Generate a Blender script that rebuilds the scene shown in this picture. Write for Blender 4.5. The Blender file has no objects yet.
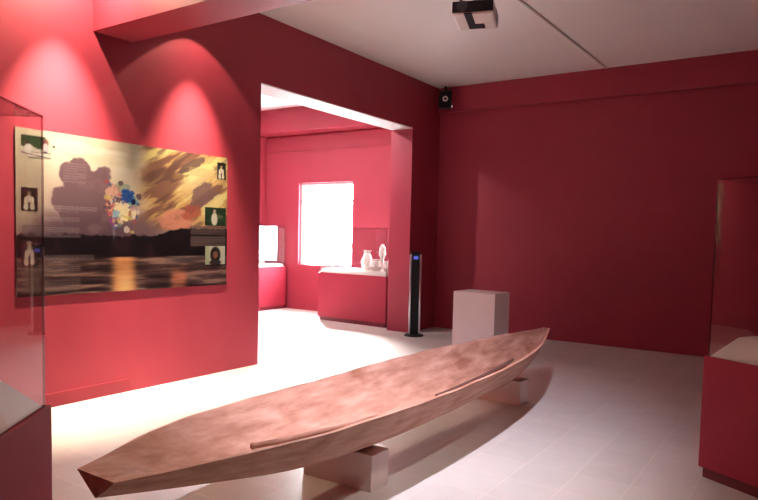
import bpy, bmesh, math, random
import numpy as np
from mathutils import Vector, Matrix
random.seed(7)
S = bpy.context.scene
C = S.collection
PI = math.pi
rad = math.radians

# ------------------------------------------------------------------ camera
cam_d = bpy.data.cameras.new('camera')
cam = bpy.data.objects.new('camera', cam_d); C.objects.link(cam)
CAM = Vector((4.743, -8.6224, 1.35)); PITCH, YAW, ROLL, FPX, CY = -0.0594, 0.5902, 0.0231, 648.63, 275.41
fw = Vector((-math.sin(YAW)*math.cos(PITCH), math.cos(YAW)*math.cos(PITCH), math.sin(PITCH)))
r0 = fw.cross(Vector((0, 0, 1))).normalized(); u0 = r0.cross(fw)
r1 = r0*math.cos(ROLL) + u0*math.sin(ROLL); u1 = -r0*math.sin(ROLL) + u0*math.cos(ROLL)
M = Matrix((r1, u1, -fw)).transposed().to_4x4(); M.translation = CAM
cam.matrix_world = M
cam_d.sensor_width = 36; cam_d.lens = FPX*36/758; cam_d.shift_y = (CY-250)/758; cam_d.clip_start = 0.05
S.camera = cam

# ------------------------------------------------------------------ world, daylight, exposure
W = bpy.data.worlds.new('sky'); S.world = W; W.use_nodes = True
bg = W.node_tree.nodes['Background']; bg.inputs['Color'].default_value = (0.93, 0.97, 1.0, 1); bg.inputs['Strength'].default_value = 60
S.view_settings.view_transform = 'Standard'; S.view_settings.look = 'None'
S.view_settings.exposure = 0.0; S.view_settings.gamma = 1.0; S.view_settings.use_curve_mapping = False
S.cycles.max_bounces = 10; S.cycles.diffuse_bounces = 6; S.cycles.transparent_max_bounces = 24
S.cycles.sample_clamp_indirect = 6

def portal(name, loc, rot, sx, sy):
    l = bpy.data.lights.new(name, 'AREA'); l.shape = 'RECTANGLE'; l.size = sx; l.size_y = sy; l.cycles.is_portal = True
    o = bpy.data.objects.new(name, l); C.objects.link(o); o.location = loc; o.rotation_euler = rot
    return o
portal('window_portal', (-2.45, 0.62, 1.55), (-PI/2, 0, 0), 1.21, 1.47)
sun_d = bpy.data.lights.new('sun', 'SUN'); sun_d.energy = 210; sun_d.angle = rad(26); sun_d.color = (1, .97, .92)
sun = bpy.data.objects.new('sun', sun_d); C.objects.link(sun); sun.location = (-6, 6, 6)
sun.rotation_euler = Vector((.55, -.70, -.50)).to_track_quat('-Z', 'Y').to_euler()

# ------------------------------------------------------------------ materials
def new_mat(name):
    m = bpy.data.materials.new(name); m.use_nodes = True
    return m, m.node_tree.nodes, m.node_tree.links, m.node_tree.nodes['Principled BSDF']
def mat(name, col, rough=0.5, metal=0.0, noise=0.0, scale=8, bump=0.0, bscale=120, spec=0.5):
    m, N, L, P = new_mat(name)
    P.inputs['Roughness'].default_value = rough; P.inputs['Metallic'].default_value = metal
    P.inputs['Base Color'].default_value = (*col, 1); P.inputs['Specular IOR Level'].default_value = spec
    tc = N.new('ShaderNodeTexCoord')
    if noise:
        n = N.new('ShaderNodeTexNoise'); n.inputs['Scale'].default_value = scale; n.inputs['Detail'].default_value = 5
        L.new(tc.outputs['Object'], n.inputs['Vector'])
        r = N.new('ShaderNodeValToRGB')
        r.color_ramp.elements[0].position = .3; r.color_ramp.elements[1].position = .7
        r.color_ramp.elements[0].color = (*[c*(1-noise) for c in col], 1); r.color_ramp.elements[1].color = (*[min(1, c*(1+noise)) for c in col], 1)
        L.new(n.outputs['Fac'], r.inputs['Fac']); L.new(r.outputs['Color'], P.inputs['Base Color'])
    if bump:
        n2 = N.new('ShaderNodeTexNoise'); n2.inputs['Scale'].default_value = bscale; n2.inputs['Detail'].default_value = 3
        L.new(tc.outputs['Object'], n2.inputs['Vector'])
        b = N.new('ShaderNodeBump'); b.inputs['Strength'].default_value = bump; b.inputs['Distance'].default_value = .002
        L.new(n2.outputs['Fac'], b.inputs['Height']); L.new(b.outputs['Normal'], P.inputs['Normal'])
    return m
RED = (0.30, 0.031, 0.053)
M_red = mat('red_wall_paint', RED, .55, noise=.04, scale=3, bump=.15, spec=.3)
M_redplinth = mat('red_plinth_paint', (0.31, 0.025, 0.048), .6, noise=.04, scale=5, bump=.1, spec=.2)
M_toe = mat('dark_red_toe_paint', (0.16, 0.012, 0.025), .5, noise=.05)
M_ceil = mat('ceiling_paint', (0.94, 0.93, 0.92), .9, noise=.02, scale=1.5, spec=.2)
M_white = mat('white_paint', (0.82, 0.80, 0.78), .6, noise=.02)
M_ped = mat('pale_pink_paint', (0.82, 0.66, 0.62), .6, noise=.03)
M_pedw = mat('pale_pedestal_paint', (0.88, 0.76, 0.73), .6, noise=.02)
M_pad = mat('pale_display_board', (0.72, 0.68, 0.62), .7, noise=.03)
M_blk = mat('black_plastic', (0.008, 0.008, 0.011), .45, noise=.1, spec=.2)
M_dark = mat('dark_mesh', (0.014, 0.014, 0.017), .6, noise=.3, scale=30, spec=.2)
M_silver = mat('silver_metal', (0.72, 0.72, 0.75), .28, 1.0, noise=.03)
M_grey = mat('grey_plastic', (0.42, 0.40, 0.40), .5, noise=.05)
M_pj = mat('white_projector_plastic', (0.80, 0.74, 0.70), .45, noise=.03)
M_cond = mat('grey_conduit', (.55, .51, .50), .6, noise=.04)
M_exh = mat('pale_stone', (0.70, 0.62, 0.58), .7, noise=.25, scale=20, bump=.4)
M_frame = mat('white_window_frame', (0.85, 0.85, 0.85), .4, noise=.02)
M_lens = mat('lens_glass', (0.05, 0.05, 0.07), .08)

def emis(name, col, s):
    m, N, L, P = new_mat(name)
    P.inputs['Base Color'].default_value = (*col, 1); P.inputs['Emission Color'].default_value = (*col, 1); P.inputs['Emission Strength'].default_value = s
    return m
M_disp = emis('blue_display', (0.10, 0.14, 0.7), .5)
M_lampface = emis('lamp_bulb', (1, .82, .6), 6)
M_led = emis('white_indicator', (.9, .8, .85), .6)

def acrylic(name, tint, gl=1.0):
    m, N, L, P = new_mat(name); N.remove(P)
    out = N['Material Output']
    t = N.new('ShaderNodeBsdfTransparent'); t.inputs['Color'].default_value = (*tint, 1)
    g = N.new('ShaderNodeBsdfGlossy'); g.inputs['Roughness'].default_value = .02; g.inputs['Color'].default_value = (gl, gl, gl, 1)
    f = N.new('ShaderNodeFresnel'); ge = N.new('ShaderNodeNewGeometry'); mr = N.new('ShaderNodeMapRange')
    mr.inputs['To Min'].default_value = 1.45; mr.inputs['To Max'].default_value = 1/1.45      # same reflectance from both sides of the sheet
    L.new(ge.outputs['Backfacing'], mr.inputs['Value']); L.new(mr.outputs[0], f.inputs['IOR'])
    x = N.new('ShaderNodeMixShader'); L.new(f.outputs[0], x.inputs[0]); L.new(t.outputs[0], x.inputs[1]); L.new(g.outputs[0], x.inputs[2])
    L.new(x.outputs[0], out.inputs['Surface'])
    return m
M_acr = acrylic('clear_acrylic', (.955, .95, .955))
M_edge = acrylic('acrylic_cut_edge', (.42, .36, .40))
M_pane = acrylic('window_glass', (.97, .98, .98))

def floor_mat():
    m, N, L, P = new_mat('beige_floor_tiles')
    tc = N.new('ShaderNodeTexCoord'); mp = N.new('ShaderNodeMapping'); mp.inputs['Location'].default_value = (-.06, .1, 0)
    L.new(tc.outputs['Object'], mp.inputs['Vector'])
    b = N.new('ShaderNodeTexBrick'); b.offset = 0; b.squash = 1
    for k, v in dict(Scale=1.0).items(): b.inputs[k].default_value = v
    b.inputs['Brick Width'].default_value = .3; b.inputs['Row Height'].default_value = .3; b.inputs['Mortar Size'].default_value = .003
    b.inputs['Mortar Smooth'].default_value = .3; b.inputs['Bias'].default_value = 0
    b.inputs['Color1'].default_value = (.63, .585, .55, 1); b.inputs['Color2'].default_value = (.585, .545, .51, 1); b.inputs['Mortar'].default_value = (.74, .655, .60, 1)
    L.new(mp.outputs[0], b.inputs['Vector'])
    n = N.new('ShaderNodeTexNoise'); n.inputs['Scale'].default_value = 7; n.inputs['Detail'].default_value = 6
    L.new(tc.outputs['Object'], n.inputs['Vector'])
    mx = N.new('ShaderNodeMixRGB'); mx.blend_type = 'OVERLAY'; mx.inputs['Fac'].default_value = .12
    L.new(b.outputs['Color'], mx.inputs[1]); L.new(n.outputs['Fac'], mx.inputs[2]); L.new(mx.outputs[0], P.inputs['Base Color'])
    P.inputs['Roughness'].default_value = .32; P.inputs['Specular IOR Level'].default_value = .45
    bp = N.new('ShaderNodeBump'); bp.invert = True; bp.inputs['Strength'].default_value = .35; bp.inputs['Distance'].default_value = .002
    L.new(b.outputs['Fac'], bp.inputs['Height']); L.new(bp.outputs[0], P.inputs['Normal'])
    return m
M_floor = floor_mat()

def wood_mat(name, c0, c1, c2, stains=True):
    m, N, L, P = new_mat(name)
    tc = N.new('ShaderNodeTexCoord')
    mp = N.new('ShaderNodeMapping'); mp.inputs['Scale'].default_value = (9, 1.6, 9); L.new(tc.outputs['Object'], mp.inputs['Vector'])
    n = N.new('ShaderNodeTexNoise'); n.inputs['Scale'].default_value = 2.0; n.inputs['Detail'].default_value = 8; n.inputs['Roughness'].default_value = .62
    L.new(mp.outputs[0], n.inputs['Vector'])
    r = N.new('ShaderNodeValToRGB'); e = r.color_ramp.elements
    e[0].position = .28; e[0].color = (*c0, 1); e[1].position = .72; e[1].color = (*c2, 1)
    k = e.new(.5); k.color = (*c1, 1)
    L.new(n.outputs['Fac'], r.inputs['Fac'])
    src = r.outputs['Color']
    if stains:
        n3 = N.new('ShaderNodeTexNoise'); n3.inputs['Scale'].default_value = 3.4; n3.inputs['Detail'].default_value = 5
        L.new(tc.outputs['Object'], n3.inputs['Vector'])
        r3 = N.new('ShaderNodeValToRGB'); q = r3.color_ramp.elements
        q[0].position = .56; q[0].color = (1, 1, 1, 1); q[1].position = .78; q[1].color = (.62, .42, .32, 1)
        L.new(n3.outputs['Fac'], r3.inputs['Fac'])
        mx = N.new('ShaderNodeMixRGB'); mx.blend_type = 'MULTIPLY'; mx.inputs['Fac'].default_value = .9
        L.new(src, mx.inputs[1]); L.new(r3.outputs['Color'], mx.inputs[2]); src = mx.outputs[0]
    L.new(src, P.inputs['Base Color'])
    P.inputs['Roughness'].default_value = .62; P.inputs['Specular IOR Level'].default_value = .3
    b = N.new('ShaderNodeBump'); b.inputs['Strength'].default_value = .2; b.inputs['Distance'].default_value = .004
    L.new(n.outputs['Fac'], b.inputs['Height']); L.new(b.outputs[0], P.inputs['Normal'])
    return m
M_wood = wood_mat('weathered_dugout_wood', (.34, .155, .108), (.50, .265, .195), (.64, .39, .31))
M_paddle = wood_mat('dark_paddle_wood', (.07, .03, .025), (.11, .045, .035), (.16, .07, .05), False)

def attr_mat(name, rough=.35):
    m, N, L, P = new_mat(name)
    a = N.new('ShaderNodeVertexColor'); a.layer_name = 'print'
    L.new(a.outputs['Color'], P.inputs['Base Color']); P.inputs['Roughness'].default_value = rough; P.inputs['Specular IOR Level'].default_value = .25
    return m
M_print = attr_mat('printed_ink')

# ------------------------------------------------------------------ helpers
def link(name, me, m=None, parent=None, loc=(0, 0, 0), rz=0.0):
    o = bpy.data.objects.new(name, me); C.objects.link(o)
    if m is not None:
        for x in (m if isinstance(m, (list, tuple)) else [m]): me.materials.append(x)
    o.location = loc; o.rotation_euler = (0, 0, rz)
    if parent: o.parent = parent
    return o
def obj(name, bm, m=None, parent=None, loc=(0, 0, 0), rz=0.0, smooth=False):
    me = bpy.data.meshes.new(name); bmesh.ops.recalc_face_normals(bm, faces=bm.faces); bm.to_mesh(me); bm.free()
    if smooth:
        for p in me.polygons: p.use_smooth = True
        me.set_sharp_from_angle(angle=rad(38))
    return link(name, me, m, parent, loc, rz)
def tag(o, label, cat, group=None):
    o['label'] = label; o['category'] = cat
    if group: o['group'] = group
    return o
def thing(name, label, cat, loc=(0, 0, 0), rz=0.0, group=None):
    o = bpy.data.objects.new(name, None); C.objects.link(o); o.location = loc; o.rotation_euler = (0, 0, rz); o.empty_display_size = .1
    return tag(o, label, cat, group)
def struct(name, bm, m):
    o = obj(name, bm, m); o['kind'] = 'structure'; return o
def add_box(bm, a, b, bev=0.0, mi=0):
    x0, y0, z0 = a; x1, y1, z1 = b
    v = [bm.verts.new(p) for p in ((x0, y0, z0), (x1, y0, z0), (x1, y1, z0), (x0, y1, z0), (x0, y0, z1), (x1, y0, z1), (x1, y1, z1), (x0, y1, z1))]
    f = [bm.faces.new([v[i] for i in q]) for q in ((0, 3, 2, 1), (4, 5, 6, 7), (0, 1, 5, 4), (1, 2, 6, 5), (2, 3, 7, 6), (3, 0, 4, 7))]
    for q in f: q.material_index = mi
    if bev:
        es = list({e for q in f for e in q.edges})
        bmesh.ops.bevel(bm, geom=es, offset=bev, segments=2, affect='EDGES', profile=.5)
    return f
def box(a, b, bev=0.0):
    bm = bmesh.new(); add_box(bm, a, b, bev); return bm
def boxes(*ab):
    bm = bmesh.new()
    for a, b in ab: add_box(bm, a, b)
    return bm
def add_lathe(bm, prof, n=24, c=(0, 0, 0), M4=None):
    rings = []
    for r, z in prof:
        ring = []
        for i in range(n):
            p = Vector((r*math.cos(2*PI*i/n), r*math.sin(2*PI*i/n), z))
            if M4 is not None: p = M4 @ p
            ring.append(bm.verts.new(p + Vector(c)))
        rings.append(ring)
    for a, b in zip(rings[:-1], rings[1:]):
        for i in range(n): bm.faces.new((a[i], a[(i+1) % n], b[(i+1) % n], b[i]))
    bm.faces.new(rings[0][::-1]); bm.faces.new(rings[-1])
def lathe(prof, n=24, c=(0, 0, 0), M4=None):
    bm = bmesh.new(); add_lathe(bm, prof, n, c, M4); return bm
def tube(pts, rs, n=10):
    bm = bmesh.new(); rings = []
    pts = [Vector(p) for p in pts]
    for i, p in enumerate(pts):
        d = (pts[min(i+1, len(pts)-1)] - pts[max(i-1, 0)]).normalized()
        s = d.cross(Vector((0, 0, 1))).normalized(); t = s.cross(d)
        r = rs[i] if isinstance(rs, (list, tuple)) else rs
        rw, rt = r if isinstance(r, tuple) else (r, r)
        rings.append([bm.verts.new(p + s*rw*math.cos(2*PI*k/n) + t*rt*math.sin(2*PI*k/n)) for k in range(n)])
    for a, b in zip(rings[:-1], rings[1:]):
        for k in range(n): bm.faces.new((a[k], a[(k+1) % n], b[(k+1) % n], b[k]))
    bm.faces.new(rings[0][::-1]); bm.faces.new(rings[-1])
    return bm

# ------------------------------------------------------------------ setting
H = 3.562; HL = 2.870; YD1, YD2 = -3.766, -0.783; WT = -0.35
XR, YF = 8.2, -11.5; AX, AY = -3.86, 0.35; AF = -6.5
struct('floor', box((AX-.2, YF-.2, -.1), (XR+.2, AY+.3, 0)), M_floor)
struct('ceiling', box((AX-.2, YF-.2, H), (XR+.2, AY+.3, H+.1)), M_ceil)
struct('wall_left', boxes(((WT, YF, 0), (0, YD1, H)), ((WT, YD1, HL+.012), (0, YD2, H)), ((WT, YD2, 0), (0, 0.0, H))), M_red)
struct('wall_back', box((WT, 0, 0), (XR, .2, H)), M_red)
struct('wall_right', box((XR, YF, 0), (XR+.2, .2, H)), M_red)
struct('wall_front', box((WT, YF-.2, 0), (XR+.2, YF, H)), M_red)
VX0, VX1, VZ0, VZ1 = -3.05, -1.845, .815, 2.285
struct('wall_annex_back', boxes(((AX-.2, AY, 0), (VX0, AY+.2, H)), ((VX1, AY, 0), (WT, AY+.2, H)), ((VX0, AY, 0), (VX1, AY+.2, VZ0)), ((VX0, AY, VZ1), (VX1, AY+.2, H))), M_red)
struct('wall_annex_left', box((AX-.2, AF-.2, 0), (AX, AY+.2, H)), M_red)
struct('wall_annex_front', box((AX, AF-.2, 0), (WT, AF, H)), M_red)
struct('trim_1', box((WT, YD1, HL), (0, YD2, HL+.012)), M_white)                   # white soffit under the lintel
struct('trim_2', box((0, -5.612, 2.895), (XR, -5.26, H)), M_red)                   # ceiling beam across the room
struct('trim_3', box((0, -.06, 3.20), (XR, 0, H)), M_red)                          # band above the back wall
struct('trim_4', box((AX, -.02, 3.15), (WT, AY, H)), M_red)                        # beam above the annex window wall
struct('trim_5', box((AX, AY-.012, 2.855), (WT, AY, 2.87)), M_red)
struct('trim_6', box((0, -6.9, .098), (.012, -5.29, .112)), M_red)                 # ledge low on the left wall

def window(name, axis, a0, a1, z0, z1, p, bars):
    w = bpy.data.objects.new(name, None); C.objects.link(w); w['kind'] = 'structure'
    mid = (a0+a1)/2
    w.location = (mid, p, z0) if axis == 'x' else (p, mid, z0)
    if axis == 'y': w.rotation_euler = (0, 0, PI/2)
    h = (a1-a0)/2; bm = bmesh.new(); t = .045; zz = z1-z0
    for a, b in (((-h, -.03, 0), (-h+t, .03, zz)), ((h-t, -.03, 0), (h, .03, zz)), ((-h+t, -.03, 0), (h-t, .03, t)), ((-h+t, -.03, zz-t), (h-t, .03, zz))): add_box(bm, a, b)
    for z in bars: add_box(bm, (-h+t, -.025, z-z0-.016), (h-t, .025, z-z0+.016))
    obj('window_frame', bm, M_frame, w)
    obj('pane', box((-h+.02, -.003, .02), (h-.02, .003, zz-.02)), M_pane, w)
    return w
window('window_1', 'x', VX0, VX1, VZ0, VZ1, AY+.1, [1.955])

# ------------------------------------------------------------------ spotlights on the ceiling (their own light with them)
def spotlight(loc, target, label, lights, group='ceiling spotlights', col=(1, .80, .57)):
    t = thing('ceiling_spotlight', label, 'spotlight', (loc[0], loc[1], H), 0, group)
    obj('mount_plate', lathe([(.05, -.025), (.055, -.02), (.055, 0)], 20), M_white, t)
    dz = loc[2]-H
    obj('stem', lathe([(.011, dz+.03), (.011, -.025)], 10), M_white, t)
    d = (Vector(target)-Vector(loc)).normalized()
    q = d.to_track_quat('-Z', 'Y').to_matrix().to_4x4()
    hd = obj('lamp_head', lathe([(.038, -.075), (.042, -.075), (.045, -.06), (.036, .03), (.02, .06)], 20, (0, 0, dz), q), M_white, t, smooth=True)
    obj('bulb', lathe([(.036, -.0765), (.036, -.0755)], 20, (0, 0, dz), q), M_lampface, t)
    for e, size, blend, rr in lights:
        l = bpy.data.lights.new('spot', 'SPOT'); l.energy = e; l.spot_size = rad(size); l.spot_blend = blend; l.shadow_soft_size = rr; l.color = col
        o = bpy.data.objects.new('spot', l); C.objects.link(o); o.parent = t
        o.matrix_parent_inverse = Matrix.Identity(4)
        o.location = Vector((0, 0, dz)) + d*.085; o.rotation_euler = d.to_track_quat('-Z', 'Y').to_euler()
    return t
spotlight((.40, -5.90, 3.47), (-.1, -5.90, 0), 'white ceiling spotlight over the left half of the sunset poster', [(135, 172, .1, .02), (1650, 50, 1, .02)])
spotlight((.40, -4.66, 3.45), (-.05, -4.66, 0), 'white ceiling spotlight over the right half of the sunset poster', [(44, 92, .08, .02), (1300, 49, 1, .02)])
spotlight((3.7, -6.5, 3.38), (2.15, -4.75, 0), 'white ceiling spotlight above the canoe', [(800, 72, 1, .03)], col=(.92, .85, 1.0))
spotlight((4.75, -6.25, 3.38), (3.3, -6.15, 0.2), 'added unseen fill spotlight in front of the right hand showcase', [(200, 64, .9, .05)], col=(1, .9, .85))  # fill lamp added out of view to lift the canoe's near side

for x_, lb in ((-3.3, 'added unseen spotlight brightening the annex, the one left of the bright window'), (-1.2, 'added unseen spotlight brightening the annex, the one above the showcase with exhibits')):
    spotlight((x_, -2.3, 3.40), (x_, .3, 1.3), lb, [(330, 105, .9, .05)], col=(1, .93, .92))  # both lamps added out of view to brighten the annex wall and cases

# ------------------------------------------------------------------ dugout canoe
def curve(ys, xs):
    # monotone-ish smooth interpolation through samples
    ys = np.array(ys); xs = np.array(xs); m = np.gradient(xs, ys)
    def f(y):
        i = int(np.clip(np.searchsorted(ys, y)-1, 0, len(ys)-2)); h = ys[i+1]-ys[i]; t = (y-ys[i])/h
        return float((2*t**3-3*t**2+1)*xs[i] + (t**3-2*t**2+t)*h*m[i] + (-2*t**3+3*t**2)*xs[i+1] + (t**3-t**2)*h*m[i+1])
    return f
Y0, Y1 = -7.33, -2.56
xl = curve([-7.33, -6.83, -5.8, -4.95, -4.03, -3.2, Y1], [2.60, 2.413, 2.324, 2.307, 2.362, 2.475, 2.612])
xr = curve([-7.33, -7.11, -6.6, -6.1, -5.44, -4.72, -4.3, -3.85, -3.45, -3.0, Y1], [2.822, 2.889, 3.018, 3.078, 3.105, 3.09, 3.061, 3.003, 2.925, 2.80, 2.672])
zb = curve([-7.33, -6.9, -6.3, -5.77, -4.6, -3.55, -3.0, Y1], [.42, .325, .225, .202, .20, .202, .27, .40])
zg = curve([-7.33, -6.0, -4.8, -3.6, Y1], [.50, .497, .495, .50, .512])
pp = curve([-7.33, -6.8, -6.0, -4.8, -3.6, -3.0, Y1], [.95, .75, .56, .5, .56, .72, .95])
def section(y, th, floor_th):
    a, b = xl(y)+th, xr(y)-th; c = (a+b)/2; w = (b-a)/2; z0 = zb(y)+floor_th; z1 = zg(y); p = pp(y)
    pts = []; n = 14
    for i in range(n, 0, -1): s = (i/n)**2; pts.append(Vector((c-w*s**p, y, z0+(z1-z0)*s)))
    pts.append(Vector((c, y, z0)))
    for i in range(1, n+1): s = (i/n)**2; pts.append(Vector((c+w*s**p, y, z0+(z1-z0)*s)))
    return pts
def canoe_bm():
    bm = bmesh.new(); ny = 90; rng = random.Random(3)
    out, inn = [], []
    for i in range(ny+1):
        y = Y0+(Y1-Y0)*i/ny
        e = min(1, (y-Y0)/.35, (Y1-y)/.35)
        ft = .04+.06*(1-max(0, e))
        wob = .0018*math.sin(y*7.1)+.0015*math.sin(y*17+1)
        o = section(y, 0, 0); q = section(y, .014+.008*max(0, e), min(ft, (zg(y)-zb(y))*.75))
        for v in (o[0], q[0]): v.z += wob
        for v in (o[-1], q[-1]): v.z += .6*wob+.001*math.sin(y*11)
        for k, v in enumerate(q[1:-1]): v.z += .003*math.sin(y*13+k*1.3)
        out.append([bm.verts.new(v) for v in o]); inn.append([bm.verts.new(v) for v in q])
    m = len(out[0])
    for i in range(ny):
        for k in range(m-1):
            bm.faces.new((out[i][k], out[i+1][k], out[i+1][k+1], out[i][k+1]))
            bm.faces.new((inn[i][k], inn[i][k+1], inn[i+1][k+1], inn[i+1][k]))
        for k in (0, m-1): bm.faces.new((out[i][k], inn[i][k], inn[i+1][k], out[i+1][k]))
    for i in (0, ny):
        for k in range(m-1): bm.faces.new((out[i][k], out[i][k+1], inn[i][k+1], inn[i][k]))
        # shallow end board filling the inner outline
    return bm, out, inn
bm, _, _ = canoe_bm()
YC = -4.8
bmesh.ops.translate(bm, verts=bm.verts, vec=(-2.7, -YC, -.2))
canoe = thing('dugout_canoe', 'long reddish brown wooden dugout canoe resting on two low blocks', 'canoe', (2.7, YC, .2))
obj('hull', bm, M_wood, canoe, smooth=True)
def end_board(y, dy):
    b = bmesh.new()
    o = section(y, .006, .004); o2 = [Vector((v.x, y+dy, v.z)) for v in o]
    A = [b.verts.new(v-Vector((2.7, YC, .2))) for v in o]; B = [b.verts.new(v-Vector((2.7, YC, .2))) for v in o2]
    n = len(A)
    b.faces.new(A); b.faces.new(B[::-1])
    for i in range(n): b.faces.new((A[i], B[i], B[(i+1) % n], A[(i+1) % n]))
    return b
obj('end_board', end_board(Y0+.001, .022), M_wood, canoe)
obj('end_board', end_board(Y1-.001, -.022), M_wood, canoe)

# long paddle lying against the near side
pad_t = thing('long_paddle', 'long slender wooden paddle lying along the near side inside the canoe', 'paddle', (2.9, -5.0, .44))
def pt(x, y, z): return (x-2.9, y+5.0, z-.44)
shaft = [pt(2.86, -6.62, .475)]
def near_in(y, dz, off): return pt(xr(y)-off, y, zg(y)-dz)
shaft = [near_in(-6.74, .012, .105), near_in(-6.6, .012, .085), near_in(-6.3, .012, .06), near_in(-6.0, .016, .045), near_in(-5.75, .02, .036), near_in(-5.5, .02, .036)]
obj('shaft', tube(shaft, [.012]+[.0125]*4+[.012], 10), M_wood, pad_t, smooth=True)
obj('grip', lathe([(.006, -.013), (.0125, -.008), (.0135, 0), (.0125, .008), (.006, .013)], 12, shaft[0]), M_wood, pad_t, smooth=True)
bl = [near_in(y, .010, o) for y, o in ((-5.52, .038), (-5.3, .045), (-5.05, .052), (-4.8, .058), (-4.5, .066), (-4.3, .076), (-4.2, .082))]
obj('blade', tube(bl, [(.012, .012), (.014, .011), (.019, .010), (.022, .009), (.022, .009), (.018, .008), (.008, .006)], 12), M_paddle, pad_t, smooth=True)

# blocks under the canoe
def block(x0, x1, y0, y1, z, label):
    t = box((-(x1-x0)/2, -(y1-y0)/2, 0), ((x1-x0)/2, (y1-y0)/2, z), .004)
    o = obj('support_block', t, M_ped, None, ((x0+x1)/2, (y0+y1)/2, 0)); tag(o, label, 'block', 'blocks carrying the canoe')
block(2.40, 2.868, -5.852, -5.69, .199, 'low pale pink block under the near half of the canoe')
block(2.42, 2.815, -3.635, -3.465, .196, 'low pale pink block under the far end of the canoe')

# ------------------------------------------------------------------ pale pedestal by the back wall
ang = rad(-2)
tag(obj('pedestal', box((-.275, -.20, 0), (.275, .20, .719), .004), M_pedw, None, (1.43, -1.44, 0), ang), 'empty pale pink square pedestal near the back wall', 'pedestal')

# ------------------------------------------------------------------ tower fan by the doorway
f = thing('tower_fan', 'slim black tower fan with silver sides beside the doorway', 'fan', (.215, -.965, 0), rad(32))
obj('base', lathe([(.135, 0), (.135, .012), (.12, .024), (.05, .03)], 32), M_blk, f, smooth=True)
obj('body', box((-.06, -.05, .03), (.06, .055, 1.13), .012), M_blk, f)
bm = bmesh.new()
for i in range(40): add_box(bm, (-.05, -.058, .10+i*.0235), (.05, -.05, .112+i*.0235))
obj('grille', bm, M_dark, f)
for s in (-1, 1):
    obj('side_column', lathe([(.014, .03), (.017, .035), (.017, 1.115), (.010, 1.125)], 14, (s*.066, -.035, 0)), M_silver, f, smooth=True)
obj('top_cap', box((-.064, -.056, 1.125), (.064, .06, 1.158), .012), M_blk, f)
obj('display', box((-.03, -.0615, 1.055), (.03, -.056, 1.10)), M_disp, f)

# ------------------------------------------------------------------ display cases
def cover_bm(w, d, h, t):
    bm = bmesh.new()
    def pane(a, b):
        fs = add_box(bm, a, b)
        big = max(q.calc_area() for q in fs)
        for q in fs: q.material_index = 0 if q.calc_area() > .5*big else 1
    x, y = w/2, d/2
    pane((-x, -y, 0), (x, -y+t, h)); pane((-x, y-t, 0), (x, y, h))
    pane((-x, -y+t, 0), (-x+t, y-t, h)); pane((x-t, -y+t, 0), (x, y-t, h))
    pane((-x, -y, h), (x, y, h+t))
    return bm
def pad_bm(w, d, inset, rise):
    bm = bmesh.new(); x, y = w/2, d/2
    lo = [bm.verts.new(p) for p in ((-x, -y, 0), (x, -y, 0), (x, y, 0), (-x, y, 0))]
    x -= inset; y -= inset
    hi = [bm.verts.new(p) for p in ((-x, -y, rise), (x, -y, rise), (x, y, rise), (-x, y, rise))]
    bm.faces.new(lo[::-1]); bm.faces.new(hi)
    for i in range(4): bm.faces.new((lo[i], lo[(i+1) % 4], hi[(i+1) % 4], hi[i]))
    return bm
def showcase(cx, cy, rz, w, d, zb_, ztop, label, inset=.1, rise=.12, margin=.016, group='glazed showcases'):
    t = thing('display_case', label, 'display case', (cx, cy, 0), rz, group)
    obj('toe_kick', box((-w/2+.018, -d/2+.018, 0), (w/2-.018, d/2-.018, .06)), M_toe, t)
    obj('plinth', box((-w/2, -d/2, .06), (w/2, d/2, zb_), .003), M_redplinth, t)
    obj('display_pad', pad_bm(w-2*margin-.014, d-2*margin-.014, inset, rise), M_pad, t, (0, 0, zb_))
    obj('acrylic_cover', cover_bm(w-2*margin, d-2*margin, ztop-zb_-.006, .006), [M_acr, M_edge], t, (0, 0, zb_))
    return t
a = rad(-31); w, d = 1.1, .62; xd = Vector((math.cos(a), math.sin(a))); yd = Vector((-math.sin(a), math.cos(a)))
cR = Vector((4.243, -4.487)) + xd*w/2 + yd*d/2
showcase(cR.x, cR.y, a, w, d, .708, 1.72, 'red showcase with empty clear cover at the right edge of the room')
a = rad(130.5); w, d = 1.1, .7; xd = Vector((math.cos(a), math.sin(a))); yd = Vector((-math.sin(a), math.cos(a)))
cL = Vector((2.458, -7.34)) - xd*w/2 + yd*d/2
showcase(cL.x, cL.y, a, w, d, .71, 1.75, 'red showcase with clear cover at the left edge in front of the poster')
showcase(-1.14, -.20, rad(-4), 1.37, .76, .765, 1.48, 'red showcase holding small pale exhibits below the bright window', inset=.02, rise=.06)
cA = showcase(-3.55, -.75, PI/2, 2.1, .52, .77, 1.50, 'red showcase in the far left corner of the annex beyond the doorway', inset=.03, rise=.05)
obj('backing_panel', box((-1.0, .215, .05), (1.0, .225, .70)), M_white, cA, (0, 0, .77))

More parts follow.
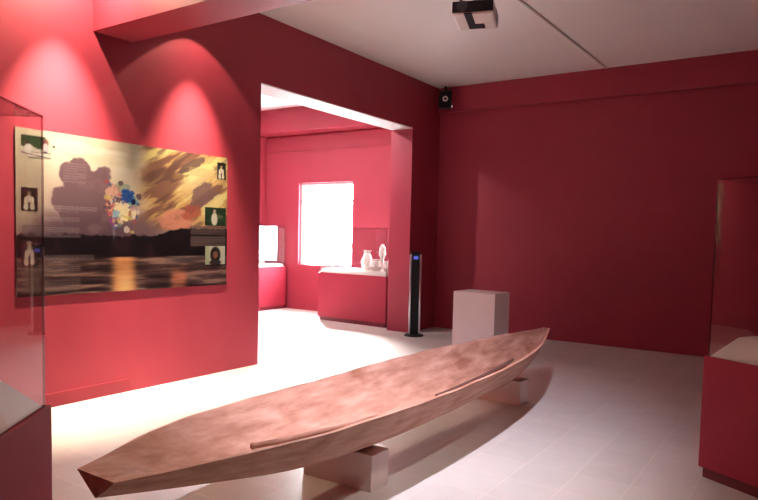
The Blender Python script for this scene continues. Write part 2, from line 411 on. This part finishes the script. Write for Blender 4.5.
# small pale exhibits in the annex showcase
profs = [[(.06, 0), (.10, .06), (.11, .14), (.07, .22), (.05, .27), (.07, .31)], [(.05, 0), (.045, .05), (.03, .18), (.065, .26), (.05, .36), (.02, .41)],
         [(.07, 0), (.11, .07), (.08, .14), (.06, .16), (.075, .18)], [(.05, 0), (.08, .12), (.045, .28), (.035, .34), (.05, .38)], [(.06, 0), (.09, .06), (.06, .14), (.05, .16)]]
nm = [('jar', 'wide pale jar, leftmost exhibit in the annex showcase'), ('figurine', 'slim pale figurine, second exhibit from the left in the annex showcase'), ('bowl', 'squat pale bowl, middle exhibit in the annex showcase'), ('bottle', 'slender pale bottle, second exhibit from the right in the annex showcase'), ('cup', 'low pale cup, rightmost exhibit in the annex showcase')]
for k, (pf, (n_, lb), (x_, y_)) in enumerate(zip(profs, nm, ((-1.03, -.34), (-.87, -.16), (-.80, -.44), (-.66, -.20), (-.60, -.42)))):
    o = obj(n_, lathe([(r_*.9, z_) for r_, z_ in pf], 20), M_exh, None, (x_, y_, .8255), smooth=True); tag(o, lb, n_, 'pale exhibits in the annex showcase')

# small round fitting on the annex wall
o = obj('wall_lamp', lathe([(.05, 0), (.05, .02), (.035, .06), (.03, .07)], 20, (0, 0, 0), Matrix.Rotation(PI/2, 4, 'X')), M_led, None, (-4.0, AY, 2.74), smooth=True)
tag(o, 'small pale round fitting high on the annex wall by the door edge', 'lamp')

# ------------------------------------------------------------------ corner loudspeaker
s = thing('loudspeaker', 'small black loudspeaker high in the corner under the ceiling', 'speaker', (.205, -.235, 3.222), rad(28))
s.scale = (1.2, 1.1, 1.16)
obj('cabinet', box((-.075, -.07, 0), (.075, .07, .205), .008), M_blk, s)
R = Matrix.Rotation(PI/2, 4, 'X')
bm = bmesh.new(); n = 28
ro, ri = .028, .015
for (r_, z_) in ((0, 0),): pass
add_lathe(bm, [(.034, 0), (.034, .004), (.030, .006)], 28, (0, -.07, .105), R)
obj('cone_ring', bm, M_white, s, smooth=True)
obj('dust_cap', lathe([(.015, 0), (.015, .0075), (.008, .011)], 20, (0, -.07, .105), R), M_blk, s, smooth=True)
obj('tweeter', lathe([(.012, 0), (.012, .003)], 16, (.02, -.07, .168), R), M_dark, s)
obj('bracket', boxes(((-.015, .07, .09), (.015, .10, .12)), ((-.015, .095, .12), (.015, .105, .290))), M_blk, s)
obj('clip', box((.074, -.03, .01), (.088, -.01, .035), .003), M_led, s)

# ------------------------------------------------------------------ ceiling projector
p = thing('ceiling_projector', 'white and black projector hanging from the ceiling', 'projector', (2.25, -3.52, 3.19), rad(19))
p.scale = (1.15, 1.06, 1)
obj('casing', box((-.15, -.20, 0), (.15, .21, .11), .018), M_pj, p)
obj('front_grille', box((-.145, -.214, .012), (.145, -.199, .10), .004), M_blk, p)
obj('mount_slot', boxes(((-.06, -.205, -.004), (-.005, .16, .004)), ((-.005, .05, -.004), (.06, .16, .004))), M_blk, p)
bm = bmesh.new()
for i in range(9): add_box(bm, (.149, -.03+i*.022, .02), (.154, -.02+i*.022, .09))
obj('side_vent', bm, M_grey, p)
obj('lens', lathe([(.035, -.02), (.04, -.02), (.04, .02)], 24, (-.07, -.214, .055), R), M_lens, p, smooth=True)
obj('mount_bracket', boxes(((-.10, -.15, .108), (.10, .15, .122)), ((-.10, -.16, .12), (-.085, .16, .14)), ((.085, -.16, .12), (.10, .16, .14))), M_blk, p)
obj('mount_pole', lathe([(.02, .12), (.02, .35), (.07, .352), (.07, .362)], 16), M_white, p)

# conduit along the ceiling
o = obj('ceiling_conduit', box((-.012, -1.9, -.012), (.012, 1.9, 0), .003), M_cond, None, (2.385, -1.97, H), rad(-1.2))
tag(o, 'thin grey cable conduit running along the ceiling to the back wall', 'conduit')

# ------------------------------------------------------------------ sunset poster (a flat print on the left wall)
def vnoise(x, y, seed):
    xi = np.floor(x).astype(int); yi = np.floor(y).astype(int); fx = x-xi; fy = y-yi
    fx = fx*fx*(3-2*fx); fy = fy*fy*(3-2*fy)
    def h(a, b):
        v = np.sin(a*127.1+b*311.7+seed*74.7)*43758.5453
        return v-np.floor(v)
    return (h(xi, yi)*(1-fx)+h(xi+1, yi)*fx)*(1-fy)+(h(xi, yi+1)*(1-fx)+h(xi+1, yi+1)*fx)*fy
def fbm(x, y, seed, o=4):
    s = 0; a = .5
    for i in range(o): s = s+a*vnoise(x, y, seed+i); x = x*2.03; y = y*2.03; a *= .5
    return s/(1-.5**o)
def lin(c): c = np.asarray(c, float)/255; return np.where(c <= .04045, c/12.92, ((c+.055)/1.055)**2.4)
def sst(a, b, x): t = np.clip((x-a)/(b-a), 0, 1); return t*t*(3-2*t)
INK = .40
def paint_panel(name, w, h, nx, ny, thick, fn, parent=None, loc=(0, 0, 0)):
    # a board in the YZ plane facing +X, front face divided and coloured by fn(u, v) in sRGB 0-255
    u, v = np.meshgrid(np.linspace(0, 1, nx), np.linspace(0, 1, ny))
    col = lin(np.clip(fn(u, v), 0, 255)).reshape(-1, 3)*INK
    vs = np.stack([np.full(u.size, thick), (u.ravel()-.5)*w, v.ravel()*h], 1)
    fs = [(j*nx+i, j*nx+i+1, (j+1)*nx+i+1, (j+1)*nx+i) for j in range(ny-1) for i in range(nx-1)]
    n0 = len(vs)
    bk = np.array([[0, -.5*w, 0], [0, .5*w, 0], [0, .5*w, h], [0, -.5*w, h]])
    bot = list(range(nx)); top = [(ny-1)*nx+i for i in range(nx)]; lf = [j*nx for j in range(ny)]; rt = [j*nx+nx-1 for j in range(ny)]
    fs.append((n0, n0+3, n0+2, n0+1))
    fs.append(tuple([n0, n0+1]+bot[::-1])); fs.append(tuple([n0+2, n0+3]+top)); fs.append(tuple([n0+3, n0]+lf)); fs.append(tuple([n0+1, n0+2]+rt[::-1]))
    me = bpy.data.meshes.new(name); me.from_pydata([tuple(x) for x in np.vstack([vs, bk])], [], fs)
    a = me.color_attributes.new('print', 'FLOAT_COLOR', 'POINT')
    cc = np.ones((n0+4, 4)); cc[:n0, :3] = col; cc[n0:, :3] = .5
    a.data.foreach_set('color', cc.ravel().astype(np.float32))
    return link(name, me, M_print, parent, loc)
def mixc(c, col, m): return c*(1-m[..., None])+np.array(col, float)*m[..., None]
def poster(u, v):
    asp = 1.64; X = u*asp; c = np.zeros(u.shape+(3,))
    # sky: pale cream at the top, mauve lower down
    t = sst(.25, .95, v+.06*(fbm(X*3, v*9, 1)-.5))
    c[:] = np.array([158, 122, 126]); c = mixc(c, (240, 232, 212), t)
    c = mixc(c, (196, 182, 158), sst(.0, .12, .16-u)*sst(.35, .5, v)*.7)
    c = mixc(c, (216, 206, 180), sst(.5, .62, fbm(X*2.5, v*14, 17))*t*.6)
    # golden streaked clouds at the right, rising to the right
    a_ = (X*.86+v*.5); b_ = (v*.86-X*.5)
    k = fbm(a_*3.2, b_*15, 5, 5); k2 = fbm(a_*5, b_*22, 8, 4)
    rt = sst(.46, .60, u+.15*(fbm(X*5, v*5, 9)-.5))*sst(.38, .5, v)
    c = mixc(c, (206, 164, 104), rt*.9)
    c = mixc(c, (240, 222, 150), rt*sst(.50, .60, k)*sst(.42, .7, v))
    c = mixc(c, (128, 88, 78), rt*sst(.47, .36, k)*.9)
    c = mixc(c, (96, 68, 66), rt*sst(.42, .32, k2)*.55)
    c = mixc(c, (244, 230, 176), np.exp(-((u-.80)/.09)**2-((v-.80-.3*(u-.8))/.10)**2)*.75*sst(.3, .5, k2))
    c = mixc(c, (124, 96, 98), sst(1.25, .75, ((u-.855)/.085)**2+((v-.70-.3*(u-.855))/.085)**2+2.6*(k2-.5)+1.2*(fbm(X*20, v*20, 36)-.5))*.85)
    c = mixc(c, (104, 80, 78), sst(1.2, .8, ((u-.80)/.075)**2+((v-.925-.7*(u-.80))/.04)**2+2.6*(k2-.5)+1.2*(fbm(X*20, v*20, 36)-.5))*.85)
    c = mixc(c, (238, 224, 158), sst(1.2, .6, ((u-.92)/.09)**2+((v-.63-1.0*(u-.92))/.05)**2+2.6*(k2-.5)+1.2*(fbm(X*20, v*20, 36)-.5))*.85)
    c = mixc(c, (226, 150, 130), sst(1.3, .4, ((u-.70)/.10)**2+((v-.50)/.075)**2+2.4*(fbm(X*12, v*14, 33)-.5))*.9)
    c = mixc(c, (176, 90, 78), sst(1.3, .5, ((u-.78)/.06)**2+((v-.56)/.06)**2+2.4*(fbm(X*14, v*14, 34)-.5))*.75)
    # the big purple-grey cloud at the left
    lump = np.zeros_like(u)
    for cu, cv, rr in ((.25, .775, .065), (.32, .73, .075), (.195, .755, .05), (.26, .66, .11), (.355, .64, .075), (.17, .60, .06), (.30, .55, .13), (.22, .52, .10), (.38, .56, .07)):
        lump = np.maximum(lump, 1.35-np.hypot((u-cu)*asp, v-cv)/(rr*1.25))
    lump = lump+.8*(fbm(X*8, v*8, 21, 5)-.5)+.35*(fbm(X*26, v*26, 23)-.5)
    cm = sst(.28, .48, lump)
    cm = np.maximum(cm, sst(.58, .40, v+.08*(fbm(X*5, v*6, 30)-.5))*sst(.02, .14, u)*sst(.66, .5, u))
    c = mixc(c, (120, 92, 104), cm*.95)
    c = mixc(c, (92, 70, 84), cm*sst(.62, .42, v)*.7)
    c = mixc(c, (142, 114, 120), cm*sst(.5, .7, fbm(X*6, v*7, 24))*.5)
    # treeline and river
    ridge = .375+.02*(fbm(X*14, u*0, 40)-.5)+.06*sst(.55, .72, u)+.03*(fbm(X*40, u*0, 41)-.5)
    tree = sst(ridge+.006, ridge-.006, v)
    c = mixc(c, (26, 18, 26), tree)
    c = mixc(c, (62, 34, 40), tree*sst(.55, .75, fbm(X*12, v*16, 44))*.5)
    wat = sst(.236, .226, v)
    rip = fbm(X*4, v*48, 50, 4)
    wc = np.zeros_like(c); wc[:] = (74, 52, 54); wc = mixc(wc, (156, 122, 112), sst(.45, .7, rip)); wc = mixc(wc, (44, 28, 34), sst(.45, .3, rip))
    g1 = np.exp(-((u-.435)/.055)**4)*(.55+.6*rip); wc = mixc(wc, (250, 172, 110), np.clip(g1, 0, 1)); wc = mixc(wc, (255, 214, 150), np.clip(np.exp(-((u-.44)/.035)**2)*sst(.2, .02, v)*(.4+.7*rip), 0, 1))
    g2 = np.exp(-((u-.715)/.045)**4)*sst(.2, .05, v)*(.3+.9*rip); wc = mixc(wc, (232, 140, 104), np.clip(g2, 0, 1))
    c = c*(1-wat[..., None])+wc*wat[..., None]
    # dark band at the far left edge of the trees, patch of bright paint-like colours in the middle
    rs = np.random.RandomState(4)
    def blob(cx, cy, rx, ry, col, a=1.0, s=60):
        nonlocal c
        q = ((u-cx)/rx)**2+((v-cy)/ry)**2+3.0*(fbm(X*34, v*34, s)-.5)
        c = mixc(c, col, sst(1.1, .85, q)*a)
    blob(.395, .66, .035, .07, (226, 178, 160), .9, 61); blob(.40, .67, .016, .03, (206, 60, 70), .9, 62); blob(.402, .665, .007, .014, (250, 240, 240), 1, 63)
    blob(.43, .69, .03, .05, (150, 170, 150), .7, 64); blob(.448, .635, .034, .055, (36, 84, 170), .95, 65); blob(.478, .60, .024, .045, (120, 170, 176), .9, 66)
    blob(.48, .605, .011, .02, (30, 40, 90), 1, 67); blob(.42, .545, .06, .06, (252, 236, 190), 1, 68); blob(.40, .52, .022, .03, (150, 190, 220), .9, 69)
    blob(.39, .465, .026, .035, (150, 70, 150), .8, 70); blob(.46, .51, .03, .03, (214, 196, 110), .8, 71); blob(.375, .56, .02, .05, (214, 120, 110), .6, 72)
    for i in range(60):
        blob(.415+.042*rs.randn(), .56+.08*rs.randn(), .005+.010*rs.rand(), .008+.015*rs.rand(), [(236, 224, 214), (178, 76, 90), (64, 96, 150), (216, 190, 120), (110, 140, 134), (80, 58, 76), (200, 150, 150)][i % 7], .7, 80+i)
    blob(.425, .55, .04, .04, (248, 232, 190), .9, 168); blob(.395, .66, .018, .035, (222, 176, 164), .8, 161); blob(.447, .635, .022, .035, (40, 80, 160), .9, 165); blob(.40, .525, .014, .02, (150, 186, 214), .9, 169)
    c = mixc(c, (150, 150, 170), np.exp(-((u-.389)/.006)**2-((v-.40)/.05)**2)*.6)
    # rows of small illegible print
    def text(u0, u1, v0, v1, rows, col, a=.8, dim=None):
        nonlocal c
        box_ = (u > u0-.006) & (u < u1+.006) & (v > v0-.006) & (v < v1+.006)
        if dim is not None: c = mixc(c, dim[0], box_*dim[1])
        r = (v1-v)/(v1-v0)*rows; ri = np.floor(r); fr = r-ri
        end = u1-(u1-u0)*.35*(((np.sin(ri*12.9)*43.7) % 1) > .6)
        word = .35+.65*vnoise(u*210, ri*3.7, 90)
        m = (u > u0) & (u < end) & (v > v0) & (v < v1) & (fr > .18) & (fr < .72)
        c = mixc(c, col, m*a*.62*word)
    LT = (196, 186, 186)
    text(.175, .268, .70, .83, 8, LT, .45)
    text(.097, .314, .512, .556, 4, (206, 196, 198), .7); text(.097, .242, .452, .486, 3, LT, .6)
    text(.026, .242, .36, .425, 5, (176, 166, 170), .65, ((96, 76, 84), .5)); text(.097, .30, .20, .246, 4, LT, .55, ((90, 72, 76), .35))
    text(.097, .242, .13, .18, 4, LT, .5, ((100, 82, 84), .35)); text(.097, .242, .022, .093, 5, LT, .45, ((110, 92, 90), .35)); text(.022, .078, .02, .165, 10, (170, 152, 140), .35, ((120, 100, 92), .5))
    text(.776, .93, .835, .89, 4, (150, 130, 110), .45, ((214, 190, 140), .4))
    text(.785, .986, .31, .375, 5, (176, 164, 160), .55, ((96, 78, 78), .75)); text(.785, .986, .395, .452, 4, (170, 158, 156), .55, ((100, 80, 80), .6))
    text(.65, .86, .185, .233, 3, LT, .5, ((104, 84, 84), .35))
    text(.355, .545, .925, .965, 1, (206, 184, 176), .7); text(.33, .72, .895, .907, 1, (150, 128, 110), .6); text(.52, .66, .905, .915, 1, (150, 128, 110), .5)
    q = ((u-.14)/.0045)**2+((v-.91)/.0075)**2; c = mixc(c, (26, 24, 30), sst(1.2, .8, q))
    return c
PW, PH, PZ, PY = 1.996, 1.215, .855, -5.22
post = paint_panel('wall_poster', PW, PH, 420, 256, .012, poster, None, (0.0, PY, PZ))
tag(post, 'wide sunset river poster with small photographs on the red left wall', 'poster')
def photo(u0, u1, v0, v1, fn, label, nx=30, ny=30):
    o = paint_panel('photograph', (u1-u0)*PW, (v1-v0)*PH, nx, ny, .0012, fn, post, (.012, ((u0+u1)/2-.5)*PW, v0*PH)); o['label'] = label
def ell(u, v, cx, cy, rx, ry, soft=.35): return sst(1+soft, 1-soft, ((u-cx)/rx)**2+((v-cy)/ry)**2)
def ph_boat(u, v):
    c = np.zeros(u.shape+(3,)); c[:] = (206, 200, 190)
    c = mixc(c, (52, 76, 50), sst(.42, .5, v+.22*(fbm(u*7, v*7, 3)-.5))*sst(.86, .76, u)*(v < .97))
    c = mixc(c, (112, 60, 62), ell(u, v, .8, .7, .12, .2)*.8)
    c = mixc(c, (222, 214, 214), ell(u, v, .24, .42, .13, .18)); c = mixc(c, (60, 50, 50), ell(u, v, .24, .66, .05, .07))
    c = mixc(c, (206, 180, 190), ell(u, v, .82, .5, .10, .2)); c = mixc(c, (80, 66, 80), ell(u, v, .8, .28, .07, .06))
    c = mixc(c, (70, 54, 56), (np.abs(v-(.17-.16*(u-.05))) < .02)*(u < .98)*1.0); c = mixc(c, (90, 70, 76), (np.abs(v-(.22+.02*u)) < .015)*.7)
    return c
def ph_fig(a, body, skin, bgc, hat=None):
    def f(u, v):
        c = np.zeros(u.shape+(3,)); c[:] = bgc; c = c*(.8+.5*fbm(u*8, v*8, a)[..., None])
        c = mixc(c, body, ell(u, v, .46, .50, .17, .20)); c = mixc(c, body, ell(u, v, .27, .40, .10, .20)); c = mixc(c, body, ell(u, v, .68, .42, .10, .20))
        c = mixc(c, body, ell(u, v, .30, .16, .17, .15)); c = mixc(c, body, ell(u, v, .66, .18, .17, .15))
        c = mixc(c, skin, ell(u, v, .48, .77, .11, .12)); c = mixc(c, bgc, ell(u, v, .48, .24, .06, .14)*.8)
        c = mixc(c, bgc, ell(u, v, .48, .86, .12, .06)*.8)
        if hat: c = mixc(c, hat, ell(u, v, .48, .88, .2, .07))
        return c
    return f
def ph_stand(u, v):
    c = np.zeros(u.shape+(3,)); c[:] = (40, 62, 44); c = c*(.7+.6*fbm(u*7, v*7, 12)[..., None])
    c = mixc(c, (226, 220, 206), ell(u, v, .45, .36, .15, .36)); c = mixc(c, (200, 170, 150), ell(u, v, .45, .8, .07, .09)); c = mixc(c, (150, 150, 120), ell(u, v, .7, .5, .16, .1)*.5)
    return c
def ph_head(u, v):
    c = np.zeros(u.shape+(3,)); c[:] = (206, 206, 190); c = mixc(c, (150, 170, 120), (u < .18)*.5)
    c = mixc(c, (36, 32, 34), ell(u, v, .5, .52, .26, .44)); c = mixc(c, (140, 96, 78), ell(u, v, .5, .52, .13, .2)); c = mixc(c, (60, 50, 50), ell(u, v, .5, .1, .3, .16))
    return c
photo(.02, .129, .833, .963, ph_boat, 'photograph of figures in a boat under trees')
photo(.018, .078, .515, .652, ph_fig(2, (214, 200, 184), (150, 120, 104), (46, 34, 36)), 'photograph of a pale seated figure on black')
photo(.018, .076, .184, .342, ph_fig(7, (206, 186, 176), (190, 160, 140), (60, 40, 44), (150, 130, 120)), 'photograph of a seated figure in a hat')
photo(.935, .989, .828, .958, ph_fig(9, (230, 222, 200), (190, 160, 130), (40, 34, 36), (24, 20, 22)), 'photograph of a dark haired figure at the top right')
photo(.863, .991, .465, .605, ph_stand, 'photograph of a figure in white before greenery')
photo(.867, .989, .163, .306, ph_head, 'photograph of a dark haired head on a pale ground')
